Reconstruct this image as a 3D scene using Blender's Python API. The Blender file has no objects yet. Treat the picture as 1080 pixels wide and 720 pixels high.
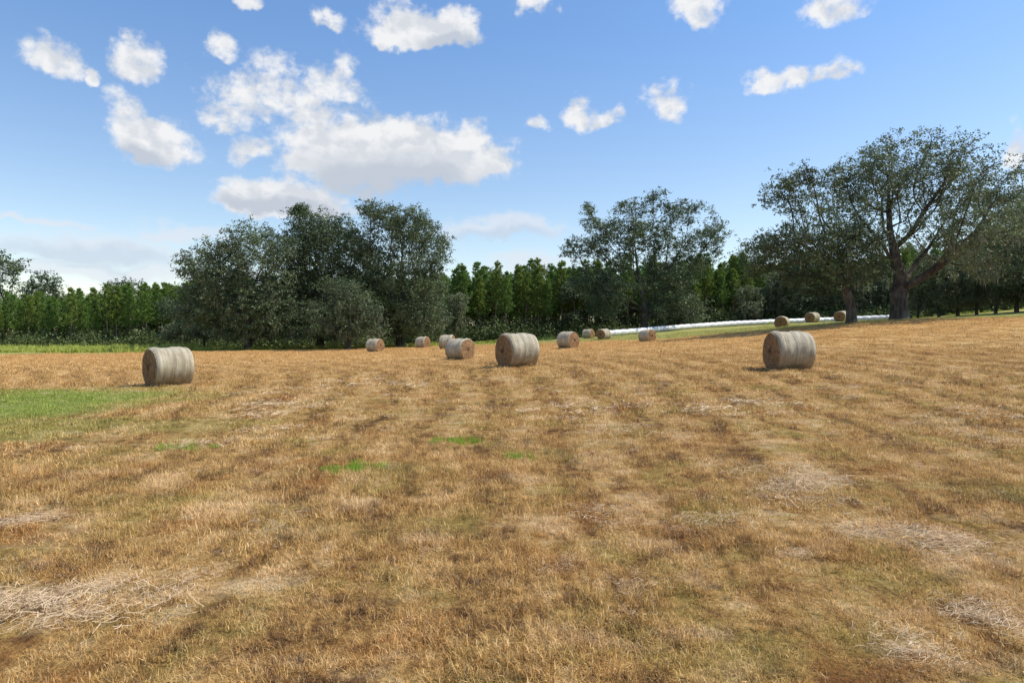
import bpy, math, random
import numpy as np
from mathutils import Vector
R = math.radians
rng = np.random.default_rng(7)
random.seed(7)
C = bpy.context.scene.collection
F, HX, HY, CAMZ = 720.0, 540.0, 357.0, 1.6

# ------------------------------------------------------------------ terrain
def _cp():
    P = []
    def a(px, d, py): P.append(((px-HX)/F*d, d, CAMZ+(HY-py)/F*d))
    for t in ((178,25,406.5),(396,71,371),(446,83,367),(472,72,367),(486,45,378),(546,28.5,387),(600,57,366.5),
              (621,97,357),(637,90,358),(683,74.5,360.5),(825,82,345.5),(832,24.6,389),(857,98,340),(888,96,339),
              (948,70,337.5),(898,68,340.5),(1080,72,334),(1200,80,325),(1000,40,364),
              (0,118,368),(240,112,366),(480,125,360),(640,130,351),(800,135,341),(940,130,335),(940,105,338),(940,118,337),(1080,95,329),(1080,125,323),(1250,120,312),
              (-150,110,369),(0,60,379),(0,30,399),(250,60,376),(540,100,362)):
        a(*t)
    P += [(0,0,0),(3,5,0),(-3,5,0),(0,10,.03),(9,10,.12),(-9,10,-.08),(-20,0,-.2),(20,0,.2),(0,-30,0),(-40,-30,-.2),(40,-30,.3)]
    for (x,y,z) in [p for p in P if p[1] > 109]:
        P.append((x*1.7, y*1.7, z+ .3))
    return np.array(P, float)
CP = _cp()
def _k(r2): return 0.5*r2*np.log(r2+1e-9)
def _fit():
    X = CP[:, :2]/50.0; n = len(X)
    K = _k(((X[:,None]-X[None])**2).sum(-1)) + np.eye(n)*0.004
    A = np.zeros((n+3, n+3)); A[:n,:n] = K; A[:n,n] = 1; A[:n,n+1:] = X; A[n,:n] = 1; A[n+1:,:n] = X.T
    b = np.zeros(n+3); b[:n] = CP[:,2]
    return X, np.linalg.solve(A, b)
_X, _W = _fit()
_tab = np.random.default_rng(3).random((256,256))
def vnoise(x, y):
    xi = np.floor(x).astype(int); yi = np.floor(y).astype(int); fx = x-xi; fy = y-yi
    fx = fx*fx*(3-2*fx); fy = fy*fy*(3-2*fy)
    g = lambda i, j: _tab[i & 255, j & 255]
    return (g(xi,yi)*(1-fx)+g(xi+1,yi)*fx)*(1-fy)+(g(xi,yi+1)*(1-fx)+g(xi+1,yi+1)*fx)*fy
def height(x, y, micro=True):
    x = np.asarray(x, float).ravel(); y = np.asarray(y, float).ravel()
    r = np.hypot(x, y)+1e-6; s = np.minimum(r, 215)/r
    cx = x*s; cy = np.maximum(y*s, -30)
    cx = np.clip(cx, -150, 170)
    p = np.stack([cx, cy], 1)/50.0
    out = np.empty(len(x))
    for i in range(0, len(x), 20000):
        q = p[i:i+20000]
        out[i:i+20000] = _k(((q[:,None]-_X[None])**2).sum(-1)) @ _W[:len(_X)] + _W[len(_X)] + q @ _W[len(_X)+1:]
    if micro:
        fade = np.clip((r-0.5)/2, 0, 1)*np.clip((160-r)/80, 0, 1)
        m = (vnoise(x*.9+7, y*.9)-.5)*.05 + (vnoise(x*2.7, y*2.7+3)-.5)*.035 + (vnoise(x*.25+31, y*.25)-.5)*.16
        m += (vnoise(x*7, y*7)-.5)*.02*np.clip((25-r)/15, 0, 1)
        out = out + m*fade
    return out
def h1(x, y): return float(height([x], [y])[0])
def at(px, d): return (px-HX)/F*d, d

# ------------------------------------------------------------------ object helpers
def mesh_np(name, V, faces_idx, nv):
    """faces_idx flat array; nv verts per face (int) or array."""
    me = bpy.data.meshes.new(name)
    V = np.asarray(V, np.float32); fi = np.asarray(faces_idx, np.int32).ravel()
    n = len(fi)//nv if isinstance(nv, int) else len(nv)
    me.vertices.add(len(V)); me.vertices.foreach_set('co', V.ravel())
    me.loops.add(len(fi)); me.loops.foreach_set('vertex_index', fi)
    me.polygons.add(n)
    st = np.arange(n, dtype=np.int32)*nv if isinstance(nv, int) else np.concatenate([[0], np.cumsum(nv)[:-1]]).astype(np.int32)
    me.polygons.foreach_set('loop_start', st)
    me.update(calc_edges=True)
    return me
def link(name, me, mat=None, parent=None, smooth=False):
    o = bpy.data.objects.new(name, me); C.objects.link(o)
    if mat: me.materials.append(mat)
    if smooth: me.polygons.foreach_set('use_smooth', [True]*len(me.polygons))
    if parent: o.parent = parent
    return o
def tag(o, label=None, cat=None, group=None, kind=None):
    for k, v in (('label',label),('category',cat),('group',group),('kind',kind)):
        if v: o[k] = v
    return o
def empty(name, loc, rz=0, s=1.0):
    o = bpy.data.objects.new(name, None); C.objects.link(o); o.location = loc; o.rotation_euler = (0,0,rz); o.scale = (s,s,s)
    return o
def copy_tree(o, parent=None):
    c = o.copy(); C.objects.link(c)
    if parent: c.parent = parent
    for ch in list(o.children): copy_tree(ch, c)
    return c
def quads(cent, L, W, up, side):
    """cent N,3 ; up,side N,3 unit ; returns V,F"""
    a = up*L[:,None]*.5; b = side*W[:,None]*.5
    V = np.stack([cent-a-b*.45, cent-a*.1-b+0*a, cent+a, cent-a*.1+b], 1)   # kite = leaf shape
    return V.reshape(-1,3), np.arange(len(cent)*4)
def runit(n):
    v = rng.normal(size=(n,3)); return v/np.linalg.norm(v, axis=1, keepdims=True)
def perp(u):
    v = np.cross(u, runit(len(u))); return v/(np.linalg.norm(v, axis=1, keepdims=True)+1e-9)

# ------------------------------------------------------------------ node helpers
class NT:
    def __init__(s, nt): s.nt = nt
    def n(s, t, **k):
        nd = s.nt.nodes.new(t)
        for a, v in k.items(): setattr(nd, a, v)
        return nd
    def L(s, a, b): s.nt.links.new(a, b)
    def put(s, sock, v):
        if hasattr(v, 'is_output'): s.L(v, sock)
        elif isinstance(v, (tuple, list)) and len(v) == 3 and sock.type == 'RGBA': sock.default_value = (*v, 1)
        else: sock.default_value = v
    def m(s, op, a, b=None, c=None, clamp=False):
        nd = s.n('ShaderNodeMath', operation=op, use_clamp=clamp)
        for i, v in enumerate((a, b, c)):
            if v is not None: s.put(nd.inputs[i], v)
        return nd.outputs[0]
    def mix(s, f, a, b, bt='MIX'):
        nd = s.n('ShaderNodeMix', data_type='RGBA', blend_type=bt, clamp_factor=True)
        s.put(nd.inputs[0], f); s.put(nd.inputs[6], a); s.put(nd.inputs[7], b); return nd.outputs[2]
    def noise(s, vec, scale, detail=3, rough=.55, out=0, dist=0):
        nd = s.n('ShaderNodeTexNoise'); nd.inputs['Scale'].default_value = scale; nd.inputs['Detail'].default_value = detail
        nd.inputs['Roughness'].default_value = rough; nd.inputs['Distortion'].default_value = dist
        if vec is not None: s.L(vec, nd.inputs['Vector'])
        return nd.outputs[out]
    def mr(s, v, a, b, c=0., d=1., t='LINEAR'):
        nd = s.n('ShaderNodeMapRange', interpolation_type=t)
        for i, x in enumerate((v, a, b, c, d)): s.put(nd.inputs[i], x)
        return nd.outputs[0]
    def ramp(s, v, st, interp='LINEAR'):
        nd = s.n('ShaderNodeValToRGB'); cr = nd.color_ramp; cr.interpolation = interp
        while len(cr.elements) > 1: cr.elements.remove(cr.elements[-1])
        for i, (p, c) in enumerate(st):
            e = cr.elements[0] if i == 0 else cr.elements.new(p)
            e.position = p; e.color = (*c, 1)
        s.L(v, nd.inputs[0]); return nd.outputs[0]
    def mapv(s, vec, sc=(1,1,1), loc=(0,0,0), rot=(0,0,0)):
        nd = s.n('ShaderNodeMapping'); nd.inputs['Scale'].default_value = sc; nd.inputs['Location'].default_value = loc
        nd.inputs['Rotation'].default_value = rot; s.L(vec, nd.inputs[0]); return nd.outputs[0]
def new_mat(name):
    m = bpy.data.materials.new(name); m.use_nodes = True; m.node_tree.nodes.clear()
    return m, NT(m.node_tree)
def finish(t, color, rough=.8, trans=0., bump=None, bstr=.5, bdist=.02, spec=.3, trcol=None):
    out = t.n('ShaderNodeOutputMaterial'); p = t.n('ShaderNodeBsdfPrincipled')
    t.put(p.inputs['Base Color'], color); t.put(p.inputs['Roughness'], rough); p.inputs['Specular IOR Level'].default_value = spec
    if bump is not None:
        b = t.n('ShaderNodeBump'); b.inputs['Strength'].default_value = bstr; b.inputs['Distance'].default_value = bdist
        t.L(bump, b.inputs['Height']); t.L(b.outputs[0], p.inputs['Normal'])
    if trans > 0:
        tr = t.n('ShaderNodeBsdfTranslucent'); t.put(tr.inputs[0], trcol if trcol is not None else color)
        mx = t.n('ShaderNodeMixShader'); mx.inputs[0].default_value = trans
        t.L(p.outputs[0], mx.inputs[1]); t.L(tr.outputs[0], mx.inputs[2]); t.L(mx.outputs[0], out.inputs[0])
    else: t.L(p.outputs[0], out.inputs[0])

# shared field colour (world XY): used by soil sheet and by every blade
def field_group():
    g = bpy.data.node_groups.new('field_colour', 'ShaderNodeTree')
    g.interface.new_socket('Color', in_out='OUTPUT', socket_type='NodeSocketColor')
    g.interface.new_socket('Green', in_out='OUTPUT', socket_type='NodeSocketFloat')
    t = NT(g); go = t.n('NodeGroupOutput')
    pos = t.n('ShaderNodeNewGeometry').outputs['Position']
    sep = t.n('ShaderNodeSeparateXYZ'); t.L(pos, sep.inputs[0]); X, Y = sep.outputs[0], sep.outputs[1]
    cb = t.n('ShaderNodeCombineXYZ'); t.L(X, cb.inputs[0]); t.L(Y, cb.inputs[1]); P = cb.outputs[0]
    n_big = t.noise(P, .11, 1); n_mid = t.noise(P, .55, 3, .6); n_sm = t.noise(P, 2.6, 3, .65); n_med = t.noise(t.mapv(P, loc=(40,9,0)), 1.1, 2, .6)
    # swaths: mowing rows that bend
    warp = t.m('MULTIPLY', t.m('SUBTRACT', t.noise(P, .16, 1), .5), 5.0)
    rx = t.m('DIVIDE', t.m('MULTIPLY', X, 1.6), t.m('ADD', 1.0, t.m('MULTIPLY', t.m('MAXIMUM', Y, 0.), .045)))
    yb = t.m('MAXIMUM', t.m('SUBTRACT', Y, 15.), 0.)
    rx = t.m('ADD', t.m('ADD', rx, t.m('MULTIPLY', t.m('MULTIPLY', yb, yb), .006)), t.m('MULTIPLY', warp, .32))
    sv = t.n('ShaderNodeCombineXYZ'); t.L(t.m('MULTIPLY', rx, 2.6), sv.inputs[0]); t.L(t.m('MULTIPLY', Y, .45), sv.inputs[1]); streak = t.noise(sv.outputs[0], 1.7, 3, .65)
    row = t.m('SINE', t.m('MULTIPLY', rx, 2*math.pi/1.25))
    row2 = t.m('SINE', t.m('MULTIPLY', t.m('ADD', rx, t.m('MULTIPLY', n_med, .8)), 2*math.pi/.5))
    v = t.m('ADD', t.m('MULTIPLY', row, t.mr(Y, 5, 14, .05, .12)), t.m('MULTIPLY', row2, .035))
    v = t.m('ADD', v, t.m('MULTIPLY', t.m('SUBTRACT', n_mid, .5), .8))
    v = t.m('ADD', v, t.m('MULTIPLY', t.m('SUBTRACT', n_sm, .5), 1.3))
    v = t.m('ADD', v, t.m('MULTIPLY', t.m('SUBTRACT', streak, .5), 1.1))
    v = t.m('ADD', v, t.m('MULTIPLY', t.m('SUBTRACT', t.noise(P, 8, 3, .7), .5), 1.1))
    v = t.m('ADD', v, .51)
    col = t.ramp(v, [(0.0,(.10,.055,.03)),(.25,(.24,.14,.066)),(.45,(.46,.31,.135)),(.62,(.57,.41,.19)),(.82,(.68,.53,.31)),(1.,(.76,.63,.44))])
    # rust tones and olive tones
    col = t.mix(t.mr(n_med, .52, .72, 0, .55), col, (.46,.24,.09))
    og = t.mr(t.noise(t.mapv(P, loc=(3,77,0)), .9, 4, .7), .49, .64, 0, .5)
    near = t.mr(Y, 12, 45, 1, .25)
    og = t.m('MULTIPLY', og, near)
    col = t.mix(og, col, (.40,.38,.12))
    # pale straw left in patches
    ps = t.noise(t.mapv(P, loc=(11,5,0), sc=(1.0,1.6,1)), .8, 3, .7)
    col = t.mix(t.mr(t.m('ADD', ps, t.m('MULTIPLY', row, .05)), .54, .68, 0, .6), col, (.84,.70,.52))
    # distance: more even golden tan
    d = t.m('MULTIPLY', t.mr(Y, 20, 60, 0, .55), 1.0)
    far = t.ramp(t.m('ADD', t.m('MULTIPLY', n_mid, .5), t.m('MULTIPLY', t.noise(t.mapv(P, sc=(.12,1.1,1)), .55, 4, .65), .6)),
                 [(.35,(.40,.235,.09)),(.5,(.58,.38,.165)),(.65,(.70,.50,.255))])
    col = t.mix(d, col, far)
    tn = t.n('ShaderNodeVectorMath', operation='MULTIPLY'); t.L(col, tn.inputs[0]); tn.inputs[1].default_value = (1.08, .925, .70); col = tn.outputs[0]
    # green areas
    def ell(cx, cy, rx_, ry_, amp):
        dx = t.m('DIVIDE', t.m('SUBTRACT', X, cx), rx_); dy = t.m('DIVIDE', t.m('SUBTRACT', Y, cy), ry_)
        rr = t.m('SQRT', t.m('ADD', t.m('MULTIPLY', dx, dx), t.m('MULTIPLY', dy, dy)))
        return t.m('MULTIPLY', t.mr(t.m('ADD', rr, t.m('MULTIPLY', t.m('SUBTRACT', n_mid, .5), .8)), 1.15, .5, 0, 1, 'SMOOTHSTEP'), amp)
    g1 = t.m('MAXIMUM', ell(-14.2, 17.4, 6.0, 7.0, 1.0), ell(-9.0, 12.6, 2.0, 2.0, .5))
    g1 = t.m('MAXIMUM', g1, ell(-6, 13, 1.6, 1.0, .3))
    # grass strip round the hay field
    xr = t.mr(X, -90, 90)
    yb2 = [(-90,70),(-56,76),(-30,90),(-8,97),(8,88),(18,80),(30,68),(42,66),(58,70),(90,78)]
    yc = t.ramp(xr, [((x+90)/180, (y/100,)*3) for x, y in yb2], 'LINEAR')
    sg = t.m('SUBTRACT', Y, t.m('MULTIPLY', yc, 100))
    strip = t.mr(t.m('ADD', sg, t.m('MULTIPLY', t.m('SUBTRACT', n_big, .5), 14)), -1.5, 2.5, 0, 1)
    gcol = t.mix(n_sm, (.22,.28,.045), (.42,.46,.12))
    gcol2 = t.mix(t.noise(t.mapv(P, sc=(.3,1,1)), .3, 4), (.24,.29,.06), (.58,.50,.19))
    col = t.mix(g1, col, gcol); col = t.mix(strip, col, gcol2)
    t.L(col, go.inputs[0]); t.L(t.m('MAXIMUM', g1, t.m('MULTIPLY', strip, .6)), go.inputs[1])
    return g
FG = field_group()

def mat_ground():
    m, t = new_mat('dry_field'); g = t.n('ShaderNodeGroup', node_tree=FG)
    pos = t.n('ShaderNodeNewGeometry').outputs['Position']
    fine = t.noise(pos, 30, 4, .7); mid = t.noise(t.mapv(pos, sc=(.6,1.4,1)), 6, 4, .7); lum = t.mr(fine, .3, .7, .55, 1.15)
    sep = t.n('ShaderNodeSeparateXYZ'); t.L(pos, sep.inputs[0])
    base = t.mr(sep.outputs[1], 8, 50, .75, 1.0)
    lum = t.m('MULTIPLY', t.m('MULTIPLY', lum, base), t.mr(mid, .3, .7, .75, 1.2))
    vv = t.n('ShaderNodeVectorMath', operation='SCALE'); t.L(g.outputs[0], vv.inputs[0]); t.L(lum, vv.inputs[3])
    # forest floor
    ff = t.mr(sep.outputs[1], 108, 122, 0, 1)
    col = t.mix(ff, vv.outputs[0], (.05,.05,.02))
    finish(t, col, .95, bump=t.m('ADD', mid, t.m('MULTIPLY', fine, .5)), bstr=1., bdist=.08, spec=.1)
    return m
def mat_blade(name='dry_grass_blade', dark=1.0, straw=0.):
    m, t = new_mat(name); g = t.n('ShaderNodeGroup', node_tree=FG); geo = t.n('ShaderNodeNewGeometry')
    rnd = geo.outputs['Random Per Island']
    c = t.mix(t.mr(rnd, .55, 1., 0, .55), g.outputs[0], (.88,.68,.38))
    c = t.mix(t.mr(rnd, .25, 0, 0, .5), c, (.24,.16,.075))
    c = t.mix(g.outputs[1], c, g.outputs[0])
    lum = t.m('MULTIPLY', t.mr(t.m('FRACT', t.m('MULTIPLY', rnd, 17.3)), 0, 1, .75, 1.35), dark)
    vv = t.n('ShaderNodeVectorMath', operation='SCALE'); t.L(c, vv.inputs[0]); t.L(lum, vv.inputs[3])
    finish(t, vv.outputs[0], .75, trans=.25, spec=.15)
    return m
def mat_simple(name, c1, c2, rough=.8, trans=0, scale=1.5, isl=True, coord='Object', bump=0, spec=.3, dark=None):
    m, t = new_mat(name); tc = t.n('ShaderNodeTexCoord').outputs[coord]
    nz = t.mr(t.noise(tc, scale, 3), .35, .65)
    f = nz
    if isl:
        r = t.n('ShaderNodeNewGeometry').outputs['Random Per Island']
        f = t.m('ADD', t.m('MULTIPLY', nz, .5), t.m('MULTIPLY', r, .5))
    col = t.mix(f, c1, c2)
    if bump: finish(t, col, rough, trans, bump=t.noise(tc, scale*6, 4, .7), bstr=.9, bdist=bump, spec=spec)
    else: finish(t, col, rough, trans, spec=spec)
    return m

M_ground = mat_ground(); M_blade = mat_blade()
M_straw = mat_simple('loose_straw', (.56,.39,.22), (.92,.73,.50), .7, .15, 3)
M_green = mat_simple('fresh_grass', (0.170,0.306,0.025), (0.391,0.561,0.068), .6, .3, 3)
M_weed = mat_simple('field_weed', (0.30,0.38,0.06), (0.64,0.64,0.17), .7, .3, .4)
def mat_bark(name, a, b):
    m, t = new_mat(name); tc = t.n('ShaderNodeTexCoord').outputs['Object']
    n1 = t.noise(t.mapv(tc, sc=(1,1,.25)), 5, 5, .7); n2 = t.noise(tc, .8, 3)
    col = t.mix(t.mr(n1, .35, .65), a, b); col = t.mix(t.mr(n2, .5, .7, 0, .5), col, (.24,.24,.2))
    finish(t, col, .95, bump=n1, bstr=1, bdist=.06, spec=.1); return m
M_bark = mat_bark('oak_bark', (.035,.030,.025), (.13,.115,.10))
M_pinebark = mat_bark('pine_bark', (.14,.10,.075), (.36,.28,.21))
M_leaf = mat_simple('oak_leaf', (0.034,0.050,0.024), (0.235,0.307,0.158), .5, .24, .35, spec=.35)
M_leaf2 = mat_simple('oak_leaf_dark', (0.022,0.034,0.017), (0.181,0.247,0.112), .5, .22, .35, spec=.35)
M_leaf3 = mat_simple('oak_leaf_grey', (0.060,0.074,0.032), (0.278,0.324,0.173), .6, .22, .35, spec=.35)
M_moss = mat_simple('hanging_moss', (0.120,0.126,0.090), (0.288,0.294,0.216), .95, .25, 1.2, spec=.1)
M_needle = mat_simple('pine_needle', (0.098,0.185,0.039), (0.282,0.428,0.087), .55, .2, .5, spec=.4)
M_needle2 = mat_simple('pine_needle_bright', (0.121,0.197,0.037), (0.340,0.427,0.091), .55, .25, .5, spec=.4)
M_shrub = mat_simple('shrub_leaf', (0.042,0.065,0.023), (0.192,0.246,0.081), .7, .2, .5)

# ------------------------------------------------------------------ ground sheet
def build_ground():
    ang = np.concatenate([np.arange(-48, 48.01, .22), np.arange(52, 308.1, 4.0)])
    ang = np.radians(ang); na = len(ang)
    r = [0.4]
    while r[-1] < 7000: r.append(r[-1]*(1.0125 if r[-1] < 230 else 1.12))
    r = np.array(r); nr = len(r)
    A, Rr = np.meshgrid(ang, r)
    x = (np.sin(A)*Rr).ravel(); y = (np.cos(A)*Rr).ravel()
    z = height(x, y)
    V = np.stack([x, y, z], 1); V = np.vstack([V, [[0, 0, h1(0, 0)]]])
    i = np.arange(nr-1)[:,None]*na; j = np.arange(na)[None]; j2 = (j+1) % na
    Fq = np.stack([i+j, i+na+j, i+na+j2, i+j2], -1).reshape(-1, 4)[:, ::-1]
    cen = nr*na
    tri = np.stack([np.full(na, cen), np.arange(na), (np.arange(na)+1) % na], 1)[:, ::-1]
    fi = np.concatenate([Fq.ravel(), tri.ravel()]); nv = np.concatenate([np.full(len(Fq), 4), np.full(len(tri), 3)])
    me = mesh_np('hay_field', V, fi, nv)
    o = link('ground', me, M_ground, smooth=True); tag(o, kind='structure')
    # make normals point up
    if me.polygons[1000].normal.z < 0: me.flip_normals()
build_ground()

# ------------------------------------------------------------------ instanced stuff
def blade_patch(name, n, rad, hmin, hmax, wid, lie=.35, mat=None, clump=0):
    V = []; Fc = []
    a = rng.random(n)*2*math.pi; rr = rad*np.sqrt(rng.random(n))
    bx, by = np.cos(a)*rr, np.sin(a)*rr
    if clump:
        cx = rng.normal(size=(clump, 2))*rad*.6; k = rng.integers(0, clump, n)
        bx = cx[k,0]+rng.normal(size=n)*rad*.12; by = cx[k,1]+rng.normal(size=n)*rad*.12
    az = rng.random(n)*2*math.pi; h = hmin+(hmax-hmin)*rng.random(n)**1.5
    tilt = np.where(rng.random(n) < lie, rng.uniform(1.0, 1.5, n), rng.uniform(.1, 1.15, n))
    dx, dy = np.cos(az), np.sin(az)
    w = wid*rng.uniform(.6, 1.3, n)
    B = np.stack([bx, by, np.zeros(n)-.01], 1)
    D1 = np.stack([dx*np.sin(tilt*.6), dy*np.sin(tilt*.6), np.cos(tilt*.6)], 1)
    D2 = np.stack([dx*np.sin(tilt*1.3), dy*np.sin(tilt*1.3), np.cos(tilt*1.3)], 1)
    az2 = az+rng.uniform(.6, 2.4, n); S = np.stack([np.cos(az2), np.sin(az2), 0*az], 1)
    Mid = B+D1*(h*.5)[:,None]; Tip = Mid+D2*(h*.5)[:,None]
    s = S*w[:,None]*.5
    V = np.stack([B-s, B+s, Mid+s*.8, Mid-s*.8, Tip], 1).reshape(-1, 3)
    i = np.arange(n)[:,None]*5
    q = (i+np.array([[0,1,2,3]])); tr = (i+np.array([[3,2,4]]))
    fi = np.concatenate([q.ravel(), tr.ravel()]); nv = np.concatenate([np.full(n,4), np.full(n,3)])
    me = mesh_np(name, V, fi, nv); me.materials.append(mat)
    return me
def scatter(name, meshes, P, rotz, scl, label, cat, tilt=None, idx=None):
    """one stuff object: points + geometry nodes instancing"""
    col = bpy.data.collections.new(name+'_kinds')
    for i, me in enumerate(meshes):
        o = bpy.data.objects.new('%s_kind_%02d' % (name, i), me); col.objects.link(o)
    pm = bpy.data.meshes.new(name); n = len(P)
    pm.vertices.add(n); pm.vertices.foreach_set('co', np.asarray(P, np.float32).ravel())
    rot = np.zeros((n,3), np.float32); rot[:,2] = rotz
    if tilt is not None: rot[:,:2] = tilt
    a = pm.attributes.new('rot', 'FLOAT_VECTOR', 'POINT'); a.data.foreach_set('vector', rot.ravel())
    s = np.asarray(scl, np.float32)
    if s.ndim == 1: s = np.repeat(s[:,None], 3, 1)
    a = pm.attributes.new('scl', 'FLOAT_VECTOR', 'POINT'); a.data.foreach_set('vector', s.astype(np.float32).ravel())
    a = pm.attributes.new('idx', 'INT', 'POINT')
    a.data.foreach_set('value', (rng.integers(0, len(meshes), n) if idx is None else idx).astype(np.int32))
    pm.update()
    o = link(name, pm)
    g = bpy.data.node_groups.new(name, 'GeometryNodeTree')
    g.interface.new_socket('Geometry', in_out='INPUT', socket_type='NodeSocketGeometry')
    g.interface.new_socket('Geometry', in_out='OUTPUT', socket_type='NodeSocketGeometry')
    N = g.nodes; gi = N.new('NodeGroupInput'); go = N.new('NodeGroupOutput')
    ip = N.new('GeometryNodeInstanceOnPoints'); ci = N.new('GeometryNodeCollectionInfo')
    ci.inputs['Collection'].default_value = col; ci.inputs['Separate Children'].default_value = True; ci.inputs['Reset Children'].default_value = True
    def na(nm, ty):
        q = N.new('GeometryNodeInputNamedAttribute'); q.data_type = ty; q.inputs['Name'].default_value = nm; return q.outputs['Attribute']
    ip.inputs['Pick Instance'].default_value = True
    g.links.new(gi.outputs[0], ip.inputs['Points']); g.links.new(ci.outputs[0], ip.inputs['Instance'])
    g.links.new(na('idx','INT'), ip.inputs['Instance Index'])
    e = N.new('FunctionNodeEulerToRotation'); g.links.new(na('rot','FLOAT_VECTOR'), e.inputs[0]); g.links.new(e.outputs[0], ip.inputs['Rotation'])
    g.links.new(na('scl','FLOAT_VECTOR'), ip.inputs['Scale']); g.links.new(ip.outputs[0], go.inputs[0])
    md = o.modifiers.new('scatter', 'NODES'); md.node_group = g
    tag(o, label, cat, kind='stuff')
    return o
def ring_points(r0, r1, n, half=40):
    a = np.radians(rng.uniform(-half, half, n)); r = np.sqrt(rng.uniform(r0*r0, r1*r1, n))
    return np.sin(a)*r, np.cos(a)*r
def build_grass():
    near = [blade_patch('grass_near', 300, .18, .020, .074, .0034, .55, M_blade, clump=0 if i % 2 else 7) for i in range(6)]
    mid = [blade_patch('grass_mid', 130, .25, .03, .085, .007, .45, M_blade, clump=0 if i % 2 else 5) for i in range(4)]
    farp = [blade_patch('grass_far', 60, .42, .035, .09, .018, .4, M_blade) for i in range(3)]
    Ps, Sc, Ix = [], [], []
    for (r0, r1, dens, i0, k, s0) in ((1.6,6,56,0,6,1.),(6,11,30,0,6,1.15),(11,22,13,6,4,1.1),(22,42,6,6,4,1.5),(42,98,2.2,10,3,1.3)):
        area = math.radians(80)*.5*(r1*r1-r0*r0); n = int(area*dens)
        x, y = ring_points(r0, r1, n)
        c = vnoise(x*1.7+9, y*1.7+2)*.6+vnoise(x*.5, y*.5+50)*.6+vnoise(x*5, y*5)*.25
        keep = rng.random(n) < np.clip(c*1.5-.05, .55, 1); x, y, c = x[keep], y[keep], c[keep]
        z = height(x, y)
        green = ((x+15.5)/7)**2+((y-19.5)/5)**2 < 1
        s = s0*(.62+.70*np.clip(c, 0, 1))*rng.uniform(.8, 1.25, len(x)); zs = s*np.where(green, .8, 1)
        Ps.append(np.stack([x, y, z], 1)); Sc.append(np.stack([s, s, zs], 1)); Ix.append(rng.integers(i0, i0+k, len(x)))
    P = np.vstack(Ps); S = np.vstack(Sc); I = np.concatenate(Ix)
    print('grass instances', len(P))
    scatter('field_grass', near+mid+farp, P, rng.random(len(P))*6.28, S, 'short dry tan and rust stubble grass covering the mown hay field', 'grass', idx=I,
            tilt=rng.normal(size=(len(P),2))*.08)
build_grass()

# pale straw remnants
def straw_patch(name, n, rx, ry, lenm=.22, wid=.006):
    x = rng.normal(size=n)*rx*.5; y = rng.normal(size=n)*ry*.5; z = rng.normal(size=n)*.012+.004
    az = rng.normal(size=n)*.7; el = rng.normal(size=n)*.15
    L = lenm*rng.uniform(.4, 1.3, n); W = wid*rng.uniform(.7, 1.5, n)
    U = np.stack([np.cos(az)*np.cos(el), np.sin(az)*np.cos(el), np.sin(el)], 1)
    S = np.stack([-np.sin(az), np.cos(az), np.zeros(n)], 1); tw = rng.normal(size=n)*.6
    S[:,2] += tw; S /= np.linalg.norm(S, axis=1, keepdims=True)
    c = np.stack([x, y, z+.02], 1)
    bend = np.stack([-np.sin(az), np.cos(az), .4*np.ones(n)], 1)*(rng.normal(size=n)*.12*L)[:,None]
    p0 = c-U*L[:,None]*.5; p1 = c+bend; p2 = c+U*L[:,None]*.5; s = S*W[:,None]*.5
    V = np.stack([p0-s, p0+s, p1+s, p1-s, p2+s, p2-s], 1).reshape(-1,3)
    i = np.arange(n)[:,None]*6; q = np.concatenate([i+np.array([[0,1,2,3]]), i+np.array([[3,2,4,5]])], 0)
    me = mesh_np(name, V, q.ravel(), 4); me.materials.append(M_straw); return me
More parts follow.
